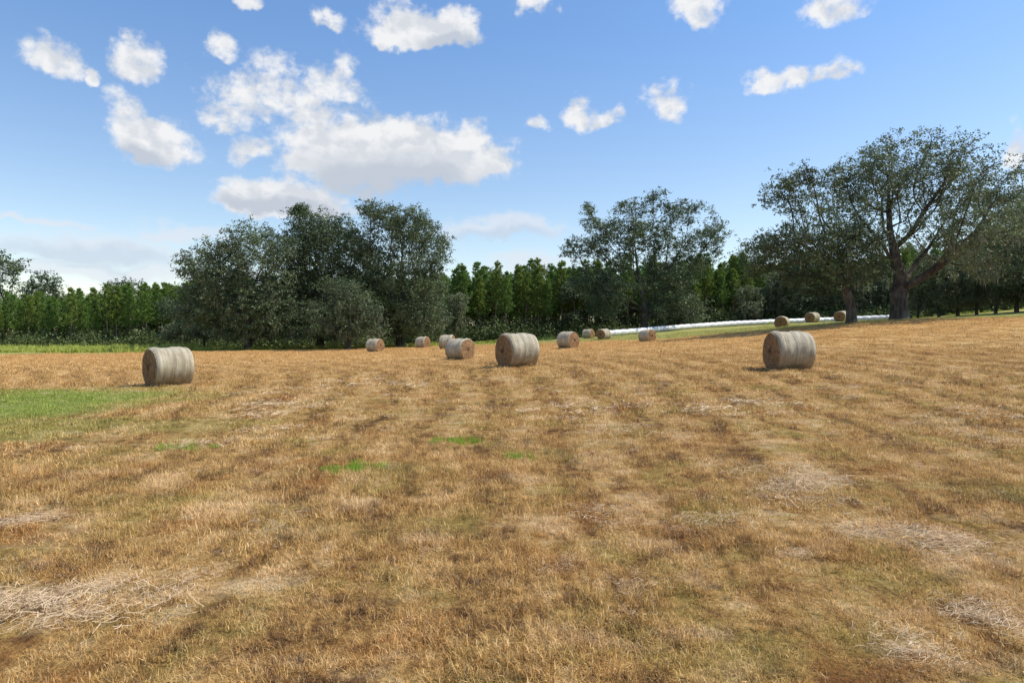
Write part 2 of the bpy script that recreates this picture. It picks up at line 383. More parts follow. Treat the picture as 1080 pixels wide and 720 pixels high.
def build_straw():
    kinds = [straw_patch('straw_kind', 55, .30, .20, .10, .0026) for _ in range(4)]+[straw_patch('straw_kind', 36, .42, .30, .16, .008) for _ in range(3)]
    Z = CAMZ
    def g(px, py):   # pixel ray to gently rising ground
        d = 4.
        for _ in range(30):
            z = float(height([(px-HX)/F*d], [d], False)[0]); d = .5*d+.5*max(2., (Z-z)*F/(py-HY))
        return (px-HX)/F*d, d
    P, Rz, S, I = [], [], [], []
    def streak(pts, n, spread, sc=1.):
        w = [g(*p) for p in pts]
        for _ in range(int(n*1.15)):
            k = random.randrange(len(w)-1); f = random.random()
            dx, dy = w[k+1][0]-w[k][0], w[k+1][1]-w[k][1]
            P.append((w[k][0]+dx*f+random.gauss(0, spread*1.2), w[k][1]+dy*f+random.gauss(0, spread*1.5)))
            Rz.append(math.atan2(dy, dx)+random.gauss(0, .5)); s = sc*random.uniform(.35, 1.1); S.append((s, s, s*random.uniform(.7, 1.7)))
            far = P[-1][1] > 12
            I.append(random.randrange(4, 7) if far else random.randrange(0, 4))
    streak([(0,638),(60,630),(120,630),(190,626)], 36, .10)
    streak([(0,655),(50,648),(110,640)], 10, .08, .8)
    streak([(190,612),(245,600)], 5, .05, .7)
    streak([(0,548),(45,543)], 12, .09, .9)
    streak([(0,553),(30,548)], 6, .1, .8)
    streak([(820,583),(855,582),(885,573)], 14, .035, .6)
    streak([(900,562),(950,568),(1000,576),(1045,582)], 40, .10, .9)
    streak([(790,490),(815,505),(830,520),(862,530)], 40, .28, 1.1)
    streak([(700,557),(740,550),(780,545)], 14, .07, .8)
    streak([(630,480),(650,462),(668,452)], 22, .3, 1.1)
    streak([(765,433),(785,430),(800,440)], 18, .5, 1.2)
    streak([(1015,648),(1045,652),(1080,662)], 18, .08, .8)
    streak([(655,625),(675,608)], 10, .07, .7)
    streak([(960,690),(1000,694)], 8, .06, .7)
    streak([(640,548),(620,540)], 10, .12, .8)
    streak([(590,603),(600,596)], 5, .06, .7)
    streak([(262,436),(290,432),(320,425)], 14, .5, 1.3)
    streak([(200,470),(240,460),(270,452)], 12, .3, 1.1)
    streak([(330,410),(370,405),(420,405)], 16, 1.0, 1.6)
    streak([(995,455),(1015,450)], 10, .3, 1.1); streak([(1040,440),(1075,437)], 12, .4, 1.2)
    streak([(600,445),(615,430)], 10, .5, 1.2); streak([(270,545),(290,560)], 6, .12, .8)
    for _ in range(900):
        x, y = ring_points(5, 45, 1); P.append((x[0], y[0])); Rz.append(random.gauss(1.4, .8)); s = random.uniform(.3, .8); S.append((s,s,s)); I.append(random.randrange(4, 7) if y[0] > 12 else random.randrange(4))
    P = np.array(P); z = height(P[:,0], P[:,1])
    scatter('loose_straw', kinds, np.column_stack([P, z+.015]), np.array(Rz), np.array(S), 'pale wisps of loose straw left lying on the mown field', 'loose straw', idx=np.array(I))
    # green tufts
    for (px, py, w, lab) in ((373,495,.46,'widest bright green grass tuft left of centre in the brown stubble'),
                             (480,465,.42,'bright green grass tuft midway between two others in the brown stubble'),
                             (545,485,.26,'small faint green grass tuft nearest the centre of the stubble'),
                             (190,470,.5,'low dull green grass tuft beyond the left straw wisps')):
        x, y = g(px, py); me = blade_patch('grass_tuft', 1500, .6, .05, .14, .009, .3, M_green, clump=26)
        V = np.empty(len(me.vertices)*3, np.float32); me.vertices.foreach_get('co', V); V = V.reshape(-1,3)
        V[:,0] *= w*1.1; V[:,1] *= w*1.0
        hh = height(x+V[:,0], y+V[:,1])-h1(x, y); V[:,2] += hh.astype(np.float32)
        me.vertices.foreach_set('co', V.ravel()); me.update()
        o = link('grass_tuft', me); o.location = (x, y, h1(x, y)); tag(o, lab, 'grass tuft', 'green tufts in the dry stubble')
    # dark scrapes
build_straw()

# weeds and taller grass along the edge
def build_weeds():
    kinds = [blade_patch('weed_kind', 90, .5, .25, .8, .05, .1, M_weed, clump=6) for _ in range(4)]
    P = []; S = []
    edge = [(-95,112),(-70,103),(-45,98),(-20,102),(0,112),(20,118),(45,122),(70,118),(95,112)]
    for k in range(len(edge)-1):
        (x0,y0),(x1,y1) = edge[k], edge[k+1]
        n = 420 if k < 3 else 150
        if k > 4: n = 40
        for _ in range(n):
            f = random.random(); b = random.random()**1.5*(14 if k < 2 else 7)
            P.append((x0+(x1-x0)*f, y0+(y1-y0)*f-b)); s = random.uniform(.5, 1.3)*(1.25 if k < 2 else .75); S.append(s)
    P = np.array(P); z = height(P[:,0], P[:,1])
    scatter('roadside_weeds', kinds, np.column_stack([P, z]), rng.random(len(P))*6.28, np.array(S), 'yellow green weeds growing along the foot of the tree line', 'weeds')
build_weeds()

# ------------------------------------------------------------------ hay bales
def mat_wrap():
    m, t = new_mat('net_wrap'); tc = t.n('ShaderNodeTexCoord').outputs['Object']
    oi = t.n('ShaderNodeObjectInfo').outputs['Random']
    sep = t.n('ShaderNodeSeparateXYZ'); t.L(tc, sep.inputs[0])
    rings = t.noise(t.mapv(tc, sc=(9,.35,.35)), 2.2, 4, .7); rings2 = t.noise(t.mapv(tc, sc=(26,.8,.8)), 2, 3, .7)
    blot = t.noise(tc, 2.6, 4, .65)
    f = t.m('ADD', t.m('MULTIPLY', rings, .55), t.m('ADD', t.m('MULTIPLY', rings2, .3), t.m('MULTIPLY', blot, .35)))
    col = t.ramp(f, [(.38,(.20,.145,.09)),(.52,(.34,.28,.19)),(.64,(.50,.44,.32)),(.80,(.66,.61,.46))])
    # wrap turns browner towards the bottom, edge broken by blotches
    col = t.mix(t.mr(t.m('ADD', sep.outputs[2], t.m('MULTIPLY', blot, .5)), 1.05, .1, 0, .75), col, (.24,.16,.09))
    w = t.n('ShaderNodeTexWave', wave_type='BANDS', bands_direction='X'); w.inputs['Scale'].default_value = 9; w.inputs['Distortion'].default_value = 2.5; w.inputs['Detail'].default_value = 3
    t.L(tc, w.inputs['Vector'])
    finish(t, col, .7, bump=t.m('ADD', w.outputs[1], t.m('MULTIPLY', rings2, 1.5)), bstr=.6, bdist=.02, spec=.3); return m
def mat_end():
    m, t = new_mat('hay_end'); tc = t.n('ShaderNodeTexCoord').outputs['Object']
    sep = t.n('ShaderNodeSeparateXYZ'); t.L(tc, sep.inputs[0])
    y, z = sep.outputs[1], t.m('SUBTRACT', sep.outputs[2], .70)
    r = t.m('SQRT', t.m('ADD', t.m('MULTIPLY', y, y), t.m('MULTIPLY', z, z)))
    n = t.noise(tc, 7, 4, .7)
    sp = t.m('SINE', t.m('MULTIPLY', t.m('ADD', r, t.m('MULTIPLY', n, .09)), 62))
    f = t.m('ADD', t.m('MULTIPLY', sp, .08), t.m('ADD', .1, t.m('MULTIPLY', n, .8)))
    col = t.ramp(f, [(.25,(.13,.07,.035)),(.5,(.31,.18,.09)),(.75,(.52,.34,.19))])
    col = t.mix(t.mr(r, .16, .07, 0, .7), col, (.09,.05,.03))
    finish(t, col, .9, bump=t.m('ADD', sp, t.m('MULTIPLY', n, 3)), bstr=.8, bdist=.025, spec=.1); return m
M_wrap, M_end = mat_wrap(), mat_end()
def bale_meshes(seed, L=1.3, Rb=.75):
    rg = np.random.default_rng(seed)
    ns, nx = 72, 26; zc = Rb-.06
    th = np.arange(ns)/ns*2*math.pi
    ph = rg.random(8)*6.28
    def pt(x, t_, rad):
        # barrel, rim rounding, squat and lumps
        rr = rad*(1+.022*np.sin(2*t_+ph[0])+.018*np.sin(3*t_+ph[1]+x*2)+.010*np.sin(7*t_+ph[2]+x*5)) + .014*np.sin(x*9+ph[3])+.010*np.sin(x*23+t_*2+ph[4])
        yy = np.cos(t_)*rr*1.04; zz = np.sin(t_)*rr*.985
        zz = np.where(zz < -.84*Rb, -.84*Rb+(zz+.84*Rb)*.2, zz)
        return yy, zz+zc-.045
    V = []
    xs = np.linspace(-L/2, L/2, nx)
    for x in xs:
        e = max(0, (abs(x)-(L/2-.09))/.09); rad = Rb*(1-.075*e**2.2)+.006*math.cos(x*3)
        y, z = pt(x, th, rad); V.append(np.stack([np.full(ns, x), y, z], 1))
    V = np.vstack(V)
    i = np.arange(nx-1)[:,None]*ns; j = np.arange(ns)[None]; j2 = (j+1) % ns
    q = np.stack([i+j, i+j2, i+ns+j2, i+ns+j], -1).reshape(-1,4)
    wrap = mesh_np('net_wrap', V, q.ravel(), 4)
    ends = []
    for sgn in (-1, 1):
        rad = Rb*(1-.075); nr = 14; VV = []
        for k in range(nr):
            f = 1-k/nr; y, z = pt(sgn*L/2, th, rad*f)
            z = z if k == 0 else z
            bulge = .045*(1-f*f)+.012*np.sin(f*40+th+ph[5])*(f < .98)+rg.normal(size=ns)*.008*(f < .98)
            VV.append(np.stack([np.full(ns, sgn*L/2)+sgn*(bulge-.002*(k == 0)), y*1, z], 1))
        VV = np.vstack(VV+[np.array([[sgn*(L/2+.02), 0, zc-.045]])])
        i = np.arange(nr-1)[:,None]*ns
        q = np.stack([i+j, i+j2, i+ns+j2, i+ns+j], -1).reshape(-1,4)
        tr = np.stack([(nr-1)*ns+np.arange(ns), (nr-1)*ns+(np.arange(ns)+1) % ns, np.full(ns, nr*ns)], 1)
        if sgn < 0: q = q[:, ::-1]; tr = tr[:, ::-1]
        me = mesh_np('hay_end', VV, np.concatenate([q.ravel(), tr.ravel()]), np.concatenate([np.full(len(q),4), np.full(ns,3)]))
        # loose stalks on the end face and its rim are their own mesh
        ends.append(me)
    n = 900; sg = np.where(rg.random(n) < .5, -1, 1); t_ = rg.random(n)*6.28; f = np.sqrt(rg.random(n)); f[:350] = rg.uniform(.93, 1, 350)
    y, z = pt(sg*L/2, t_, Rb*.93*f)
    c = np.stack([sg*(L/2+.045*(1-f*f)+.01), y, z], 1)
    u = runit(n); u[:,0] *= .45; u[:,0] += sg*.25; u[:,2] -= .15; u /= np.linalg.norm(u, axis=1, keepdims=True)
    Vq, Fq = quads(c, rg.uniform(.05, .16, n), np.full(n, .008), u, perp(u))
    fr = mesh_np('loose_stalks', Vq, Fq, 4)
    # net strands hanging / stalks at the foot
    n = 700; x = rg.uniform(-L/2-.15, L/2+.15, n); yy = rg.normal(size=n)*.2+np.where(rg.random(n) < .5, -1, 1)*.40
    c = np.stack([x, yy, rg.uniform(.0, .07, n)], 1); u = runit(n); u[:,2] = np.abs(u[:,2])*.9; u /= np.linalg.norm(u, axis=1, keepdims=True)
    Vq, Fq = quads(c, rg.uniform(.07, .2, n), np.full(n, .012), u, perp(u)); ft = mesh_np('foot_straw', Vq, Fq, 4)
    return wrap, ends, fr, ft
M_stalk = mat_simple('bale_stalk', (.25,.15,.07), (.55,.40,.24), .8, .1, 3)
BM = []
for s in (1, 2, 3):
    w, e, fr, ft = bale_meshes(s)
    for me, m_ in ((w,M_wrap),(e[0],M_end),(e[1],M_end),(fr,M_stalk),(ft,M_stalk)):
        me.materials.append(m_); me.polygons.foreach_set('use_smooth', [True]*len(me.polygons))
    BM.append((w, e, fr, ft))
BALES = [ # px, distance, yaw, scale, base pixel check, label
 (178,25.0,47,1.0,'weathered round hay bale alone at far left beside the green grass patch'),
 (396,71.5,-24,1.0,'leftmost small hay bale in front of the dark left oaks'),
 (446,83,-26,1.0,'small distant hay bale second from the left of the far cluster'),
 (472,71,-12,1.06,'grey hay bale partly hidden behind the bale with the bright sunlit end'),
 (485.5,44.5,-34,1.0,'hay bale with bright orange sunlit end standing in front of another bale'),
 (546,28.3,29.5,1.0,'large near hay bale in the middle of the field with brown end facing left'),
 (599.5,57,-42,1.0,'hay bale with sunlit orange end just right of the large central bale'),
 (621,98,-35,.98,'tiny far hay bale at the left end of the white wrapped row'),
 (637,90,45,1.0,'small far hay bale with dark end touching the left end of white row in view'),
 (683,74.5,-51,1.0,'single hay bale in front of the white wrapped row below the open oak'),
 (825,82,57,1.0,'dark round hay bale seen end on just behind the large right bale'),
 (832,24.6,3,1.0,'large near hay bale on the right with brown shaded left end'),
 (857,98,34,1.06,'far hay bale with bright right rim lying before the white row'),
 (888,94,38,1.06,'brown far hay bale half hidden by the smaller dark oak trunk'),
]
def build_bales():
    for i, (px, d, yaw, s, lab) in enumerate(BALES):
        x, y = at(px, d); w, e, fr, ft = BM[i % 3]
        z = float(height([x], [y])[0])
        o = empty('hay_bale', (x, y, z), R(yaw+(180 if (i//3) % 2 and i not in (4,) else 0)), s); tag(o, lab, 'hay bale', 'round hay bales scattered over the field')
        # settle to slope
        dx = h_s(x+.6, y)-h_s(x-.6, y); dy = h_s(x, y+.6)-h_s(x, y-.6)
        q = Vector((-dx/1.2, -dy/1.2, 1)).normalized().to_track_quat('Z', 'Y')
        o.rotation_mode = 'QUATERNION'
        up = Vector((0,0,1)).rotation_difference(Vector((-dx/1.2, -dy/1.2, 1)).normalized())
        from mathutils import Quaternion
        o.rotation_quaternion = up @ Quaternion((0,0,1), R(yaw+(180 if (i//3) % 2 else 0)))
        for nm, me in (('net_wrap',w),('hay_end',e[0]),('hay_end',e[1]),('loose_stalks',fr),('foot_straw',ft)):
            c = bpy.data.objects.new(nm, me); C.objects.link(c); c.parent = o
            if nm in ('loose_stalks','foot_straw'): c['kind'] = 'stuff'
def h_s(x, y): return float(height([x], [y], False)[0])
build_bales()

# ------------------------------------------------------------------ white wrapped row
def mat_white():
    m, t = new_mat('white_film'); tc = t.n('ShaderNodeTexCoord').outputs['Object']
    n = t.noise(tc, .8, 4, .6); n2 = t.noise(t.mapv(tc, sc=(1,1,.5)), 5, 3)
    col = t.mix(t.mr(n, .45, .75), (.88,.88,.87), (.72,.72,.70))
    finish(t, col, .38, bump=n2, bstr=.5, bdist=.05, spec=.5); return m
def build_tube():
    pts = [at(628,102)+(0,), at(655,103)+(0,), at(700,108)+(0,), at(760,114)+(0,), at(820,118)+(0,), at(880,120)+(0,), at(944,118)+(0,)]
    P = np.array([(p[0], p[1]) for p in pts]); seg = np.linalg.norm(np.diff(P, axis=0), axis=1); cum = np.concatenate([[0], np.cumsum(seg)])
    tot = cum[-1]; step = .16; s = np.arange(0, tot, step); x = np.interp(s, cum, P[:,0]); y = np.interp(s, cum, P[:,1])
    ker = np.ones(41)/41; xp = np.pad(x, 20, mode='edge'); yp = np.pad(y, 20, mode='edge'); x = np.convolve(xp, ker, 'valid'); y = np.convolve(yp, ker, 'valid')
    z = height(x, y, False); n = len(s); ns = 24; th = np.arange(ns)/ns*2*math.pi
    tx = np.gradient(x); ty = np.gradient(y); l = np.hypot(tx, ty)+1e-9; nx_, ny_ = -ty/l, tx/l
    ph = s/1.35
    rad = .48*(1-.13*np.abs(np.cos(ph*math.pi))**6)*(1+.035*np.sin(np.floor(ph)*7.3)+.01*np.sin(s*9))
    endf = np.clip(np.minimum(s, tot-s)/.5, 0, 1); rad *= np.sqrt(1-(1-endf)**2*.95)
    V = []
    for k in range(n):
        rr = rad[k]*(1+.02*np.sin(th*5+s[k]*3)); a = np.cos(th)*rr*1.06; b = np.sin(th)*rr*.95
        V.append(np.stack([x[k]+nx_[k]*a, y[k]+ny_[k]*a, z[k]+.42+np.maximum(b, -.41)], 1))
    V = np.vstack(V); o0 = np.array([x[n//2], y[n//2], z[n//2]])
    i = np.arange(n-1)[:,None]*ns; j = np.arange(ns)[None]; j2 = (j+1) % ns
    q = np.stack([i+j, i+ns+j, i+ns+j2, i+j2], -1).reshape(-1,4)
    fi = np.concatenate([q.ravel(), np.arange(ns), (n-1)*ns+np.arange(ns)[::-1]]); nv = np.concatenate([np.full(len(q),4), [ns, ns]])
    me = mesh_np('wrapped_hay_row', V-o0, fi, nv); o = link('wrapped_hay_row', me, mat_white(), smooth=True); o.location = o0
    tag(o, 'long low row of hay bales wrapped in white plastic film before the trees', 'wrapped hay row')
build_tube()

# ------------------------------------------------------------------ trees: space colonisation
def colonise(attr, trunk, step, kill, infl=1e9, itmax=90, jitter=.18, up=.0):
    P = [np.array(p, float) for p in trunk]; par = [-1]+list(range(len(trunk)-1))
    A = attr; nd = np.full(len(A), 1e9); ni = np.zeros(len(A), int)
    def upd(idx):
        nonlocal nd, ni
        for k in range(0, len(idx), 64):
            ii = idx[k:k+64]; Q = np.array([P[i] for i in ii])
            d = np.linalg.norm(A[:,None]-Q[None], axis=2); m = d.argmin(1); dm = d[np.arange(len(A)), m]
            b = dm < nd; nd = np.where(b, dm, nd); ni = np.where(b, np.array(ii)[m], ni)
    upd(list(range(max(0, len(trunk)-2), len(trunk))))
    for it in range(itmax):
        act = nd < infl
        if not act.any(): break
        tgt = {}
        ids = ni[act]; D = A[act]-np.array([P[i] for i in ids]); D /= np.linalg.norm(D, axis=1, keepdims=True)+1e-9
        new = []
        order = np.argsort(ids, kind='stable'); ids = ids[order]; D = D[order]
        u, st = np.unique(ids, return_index=True); S = np.add.reduceat(D, st, axis=0)
        for k, i in enumerate(u):
            v = S[k]/ (np.linalg.norm(S[k])+1e-9) + rng.normal(size=3)*jitter; v[2] += up
            v /= np.linalg.norm(v)
            if par[i] >= 0:
                pv = P[i]-P[par[i]]; pv = pv/(np.linalg.norm(pv)+1e-9)
                v = v+pv*.35; v /= np.linalg.norm(v)
            P.append(P[i]+v*step); par.append(int(i)); new.append(len(P)-1)
        upd(new)
        keep = nd > kill
        A = A[keep]; nd = nd[keep]; ni = ni[keep]
        if len(A) == 0 or len(P) > 9000: break
    return np.array(P), np.array(par)
def tree_tubes(P, par, r_tip, r_base, expo=2.3, flare=1.35, trunk_n=6):
    n = len(P); w = np.zeros(n); ch = [[] for _ in range(n)]
    for i in range(n-1, 0, -1): ch[par[i]].append(i)
    for i in range(n-1, -1, -1): w[i] = 1. if not ch[i] else sum(w[c] for c in ch[i])
    rad = r_tip*w**(1/expo); k = math.log(r_base/r_tip)/max(1e-6, math.log(rad[0]/r_tip)); rad = r_tip*(rad/r_tip)**k
    V, Fi, nv = [], [], []; vc = 0
    depth = np.zeros(n)
    for i in range(1, n): depth[i] = depth[par[i]]+1
    stack = [(0, None)]
    while stack:
        s, pr = stack.pop(); chain = ([pr] if pr is not None else [])+[s]; i = s
        while ch[i]:
            b = max(ch[i], key=lambda c: w[c])
            for c in ch[i]:
                if c != b: stack.append((c, i))
            chain.append(b); i = b
        if len(chain) < 2: continue
        pts = P[chain].copy(); rr = rad[chain].copy()
        if pr is not None: rr[0] = min(rr[0], rr[1]*1.15)
        if len(pts) > 4:
            pts[1:-1] = pts[1:-1]*.5+(pts[:-2]+pts[2:])*.25
        if s == 0: rr = rr*(1+(flare-1)*np.exp(-np.arange(len(rr))*1.1))
        sides = 14 if rr.max() > .3 else 8 if rr.max() > .1 else 5 if rr.max() > .05 else 3
        T = np.gradient(pts, axis=0); T /= np.linalg.norm(T, axis=1, keepdims=True)+1e-9
        ref = np.array([.3,.9,.2]); a = np.cross(T, ref); a /= np.linalg.norm(a, axis=1, keepdims=True)+1e-9; b_ = np.cross(T, a)
        th = np.arange(sides)/sides*2*math.pi
        lump = 1+(.10*np.sin(3*th+s)[None]+.05*np.sin(5*th+1)[None])*(rr[:,None] > .2)
        ring = pts[:,None]+(a[:,None]*np.cos(th)[None,:,None]+b_[:,None]*np.sin(th)[None,:,None])*(rr[:,None]*lump)[:,:,None]
        m_ = len(pts); V.append(ring.reshape(-1,3))
        i_ = np.arange(m_-1)[:,None]*sides; j = np.arange(sides)[None]; j2 = (j+1) % sides
        q = np.stack([i_+j, i_+j2, i_+sides+j2, i_+sides+j], -1).reshape(-1,4)+vc
        Fi.append(q.ravel()); vc += m_*sides
    me = mesh_np('trunk', np.vstack(V), np.concatenate(Fi), 4); me.polygons.foreach_set('use_smooth', [True]*len(me.polygons))
    return me, rad, w
def n3(p, s, o=0):   # cheap 3d noise
    return (vnoise(p[:,0]*s+o, p[:,2]*s+11+o)+vnoise(p[:,1]*s+5+o, p[:,2]*s+o)+vnoise(p[:,0]*s+3, p[:,1]*s+7+o))/3
LEAFMUL = 2.1
def leaves(P, w, maxw, per, spread, size, flat=.7, keepnoise=None):
    tips = P[w <= maxw+2]; per = int(per*LEAFMUL); size = size*1.15
    if keepnoise is not None: tips = tips[n3(tips, keepnoise[0]) > keepnoise[1]]
    ns = max(2, per//9); sc = np.repeat(tips, ns, 0)+rng.normal(size=(len(tips)*ns,3))*spread*np.array([1.15,1.15,flat*1.1])
    sc = sc[rng.random(len(sc)) < .88]; pp = 9; n = len(sc)*pp
    off = rng.normal(size=(n,3))*spread*.42; off[:,2] *= .7; c = np.repeat(sc, pp, 0)+off
    nrm = runit(n)*.8+off/(spread*.42)*.35+np.array([0,0,.75]); nrm /= np.linalg.norm(nrm, axis=1, keepdims=True)
    u = perp(nrm); s = np.cross(nrm, u)
    L = size*rng.uniform(.6, 1.35, n)
    V, Fq = quads(c, L, L*.62, u, s); return mesh_np('foliage', V, Fq, 4)
def moss_mesh(P, w, zlo, zhi, n, maxw=12, L=(.5,1.6), wid=.10):
    c = P[(w <= maxw) & (P[:,2] > zlo) & (P[:,2] < zhi)]
    if len(c) == 0: return None
    c = c[rng.integers(0, len(c), n)]; c = np.repeat(c, 5, 0)+rng.normal(size=(n*5,3))*np.array([.22,.22,.1])
    m = len(c); l = rng.uniform(L[0], L[1], m)*rng.uniform(.3, 1, m); u = np.tile(np.array([[0,0,-1.]]), (m,1))+rng.normal(size=(m,3))*.08
    u /= np.linalg.norm(u, axis=1, keepdims=True); V, Fq = quads(c+u*l[:,None]*.5, l, np.full(m, wid)*rng.uniform(.5, 1.3, m), u, perp(u))
    return mesh_np('hanging_moss', V, Fq, 4)
def oak(px, d, basepy, lobes, label, natt=1500, depthR=None, trunk_r=.8, fork=2.2, leafmat=None, per=26, leaf=.17, spread=.36, gap=.42,
        moss=300, name='oak_tree', step=.55, lean=0, loc=None, metres=False, mosshi=9, maxw=3, kill=None, group=None, ymean=0, inner=0, shrink=.96):
    """lobes: silhouette lobes of the crown, given in photo pixels at distance d (or in metres)"""
    if loc is None: x, y = at(px, d); z = CAMZ+(HY-basepy)/F*d; z = h_s(x, y)
    else: x, y = loc; z = h_s(x, y)
    ppm = F/d
    L = np.array(lobes, float)
    if not metres:
        L = np.stack([(L[:,0]-px)/ppm, CAMZ+(HY-L[:,1])/ppm-z, L[:,2]/ppm, L[:,3]/ppm], 1)
    cx = (L[:,0]*L[:,2]).sum()/L[:,2].sum(); Rx = max((L[:,0]+L[:,2]).max()-cx, cx-(L[:,0]-L[:,2]).min())
    Dp = depthR or Rx*.8
    area = L[:,2]*L[:,3]; pr = area/area.sum()
    out = []
    need = natt
    while need > 0:
        k = rng.choice(len(L), natt*2, p=pr); a = rng.random(natt*2)*6.28; r = np.sqrt(rng.random(natt*2))
        X = L[k,0]+np.cos(a)*r*L[k,2]; Z = L[k,1]+np.sin(a)*r*L[k,3]
        dm = Dp*np.sqrt(np.clip(1-((X-cx)/(Rx*1.02))**2, .05, 1))
        top = L[:,1].max()+3; dm = dm*np.clip(1.15-.55*np.abs(Z-top*.5)/(top*.5), .35, 1)
        Y = rng.uniform(-1, 1, natt*2)*dm+ymean
        Q = np.stack([X, Y, Z], 1)
        ok = (n3(Q, .42, px % 13) > gap) & (Z > 1.2)
        if inner:
            ok &= ((X-cx)**2+Y**2+(Z-fork)**2) > inner**2
        Q = Q[ok][:need]; out.append(Q); need -= len(Q)
    A = np.vstack(out)*np.array([shrink, 1, shrink])
    tr = [(lean*f*f, 0, f*fork) for f in np.linspace(0, 1, max(3, int(fork/.45)))]
    tr[0] = (0, 0, -.25)
    P, par = colonise(A, tr, step, kill or step*1.35, jitter=.16)
    tm, rad, w = tree_tubes(P, par, .018, trunk_r)
    tm.materials.append(M_bark)
    o = empty(name, (x, y, z)); tag(o, label, 'tree', group)
    t_ = link('trunk', tm, None, o)
    fm = leaves(P, w, maxw, per, spread, leaf); fm.materials.append(leafmat or M_leaf); link('crown', fm, None, o)
    if moss:
        mm = moss_mesh(P, w, 1.5, mosshi, moss)
        if mm: mm.materials.append(M_moss); link('hanging_moss', mm, None, o)['kind'] = 'stuff'
    print(name, label[:30], 'nodes', len(P), 'leaves', len(fm.polygons))
    return o

OAKG = 'large oaks standing around the field'
oak(948,70,337,[(872,222,18,18),(885,245,22,20),(895,192,34,28),(925,165,32,26),(960,160,32,22),(1000,165,32,22),(1030,185,28,22),(1045,215,26,24),(1010,220,38,32),(960,215,42,36),
    (908,235,34,26),(1055,245,28,24),(1035,268,35,20),(985,268,36,20),(930,262,24,16),(1000,290,22,9)],
    'huge spreading oak with radiating limbs, tallest tree on the right', natt=3000, trunk_r=.74, fork=2.6, depthR=9.5, moss=160, mosshi=8, per=22, leaf=.17, spread=.34, gap=.45, inner=5.5, shrink=.94, leafmat=M_leaf, group=OAKG)
oak(898,67,340,[(828,190,18,10),(820,205,12,8),(848,198,10,14),(850,228,13,16),(862,248,14,14),(878,262,24,24),(868,290,32,18),(812,250,24,10),(800,264,17,14),(835,265,22,16),
    (900,250,20,20),(918,282,20,14),(836,180,12,8),(800,280,12,10)],
    'dark smaller oak with one high left limb, beside the huge right oak', natt=1600, trunk_r=.42, fork=2.4, depthR=5.5, leafmat=M_leaf2, moss=60, per=34, leaf=.175, spread=.36, gap=.44, lean=-.2, group=OAKG)
oak(680,112,345,[(612,262,24,12),(618,225,7,16),(604,250,10,8),(640,240,18,14),(662,222,16,14),(690,210,18,13),(712,225,16,12),(735,222,13,15),(752,244,16,16),(745,266,16,12),(722,258,22,14),
    (680,250,26,16),(650,268,22,12),(700,278,22,12),(718,305,22,28),(735,325,12,14),(632,300,22,18),(612,290,16,14),(690,300,20,14),(676,232,20,16),(695,262,26,16),(660,290,24,16),(720,285,24,18),(705,325,26,14),(640,320,20,12)],
    'open airy oak with bare dark limbs behind the white wrapped row', natt=2400, trunk_r=.55, fork=3.0, depthR=7, leafmat=M_leaf2, moss=200, per=34, leaf=.23, spread=.44, gap=.46, step=.65, mosshi=11, maxw=2, group=OAKG)
oak(262,94,365,[(220,275,20,16),(240,258,20,16),(272,246,18,16),(300,258,22,22),(235,300,34,22),(285,295,36,28),(255,335,52,24),(212,325,22,22),(305,338,36,24),(205,285,12,10)],
    'grey green oak forming the low left shoulder of the left oak group', natt=2600, trunk_r=.5, fork=1.8, depthR=7, leafmat=M_leaf, moss=300, per=30, leaf=.22, spread=.46, gap=.38, step=.6, group=OAKG)
oak(338,100,364,[(328,228,20,13),(350,220,16,9),(318,250,18,18),(345,252,22,26),(370,272,28,36),(350,238,28,18),(335,290,26,26),(350,330,34,28)],
    'tall dark oak in the middle of the left oak group', natt=2500, trunk_r=.5, fork=3, depthR=7, leafmat=M_leaf2, moss=200, per=32, leaf=.22, spread=.48, gap=.36, step=.62, group=OAKG)
oak(422,98,364,[(388,218,10,9),(402,222,22,12),(425,228,24,16),(445,238,20,16),(456,264,18,18),(415,262,38,28),(432,296,38,28),(398,318,30,28),(442,332,28,24),(470,248,6,6),(425,345,40,14),(455,335,20,18)],
    'tall round crowned oak at the right end of the left oak group', natt=2700, trunk_r=.55, fork=2.6, depthR=7.5, leafmat=M_leaf2, moss=200, per=32, leaf=.21, spread=.44, gap=.41, step=.6, group=OAKG)
oak(368,88,366,[(352,298,16,10),(366,296,14,10),(378,316,18,14),(396,332,12,12),(392,348,16,10),(356,336,22,16),(338,322,16,10),(330,345,14,10),(372,352,16,8)],
    'low pale grey green mossy tree in front of the left oak group', natt=900, trunk_r=.3, fork=1.2, depthR=5, leafmat=M_leaf2, moss=220, per=24, leaf=.19, spread=.4, gap=.38, step=.5, mosshi=8, group=OAKG)
oak(1112,92,324,[(1055,208,20,16),(1078,225,24,26),(1066,255,26,20),(1095,205,24,20),(1105,250,26,26),(1060,282,24,16),(1090,290,26,16)],
    'tall oak half outside the right edge beyond the huge oak', natt=1500, trunk_r=.55, fork=3, depthR=7.5, leafmat=M_leaf, moss=120, per=24, leaf=.21, spread=.46, gap=.44, step=.62, mosshi=9, group=OAKG)

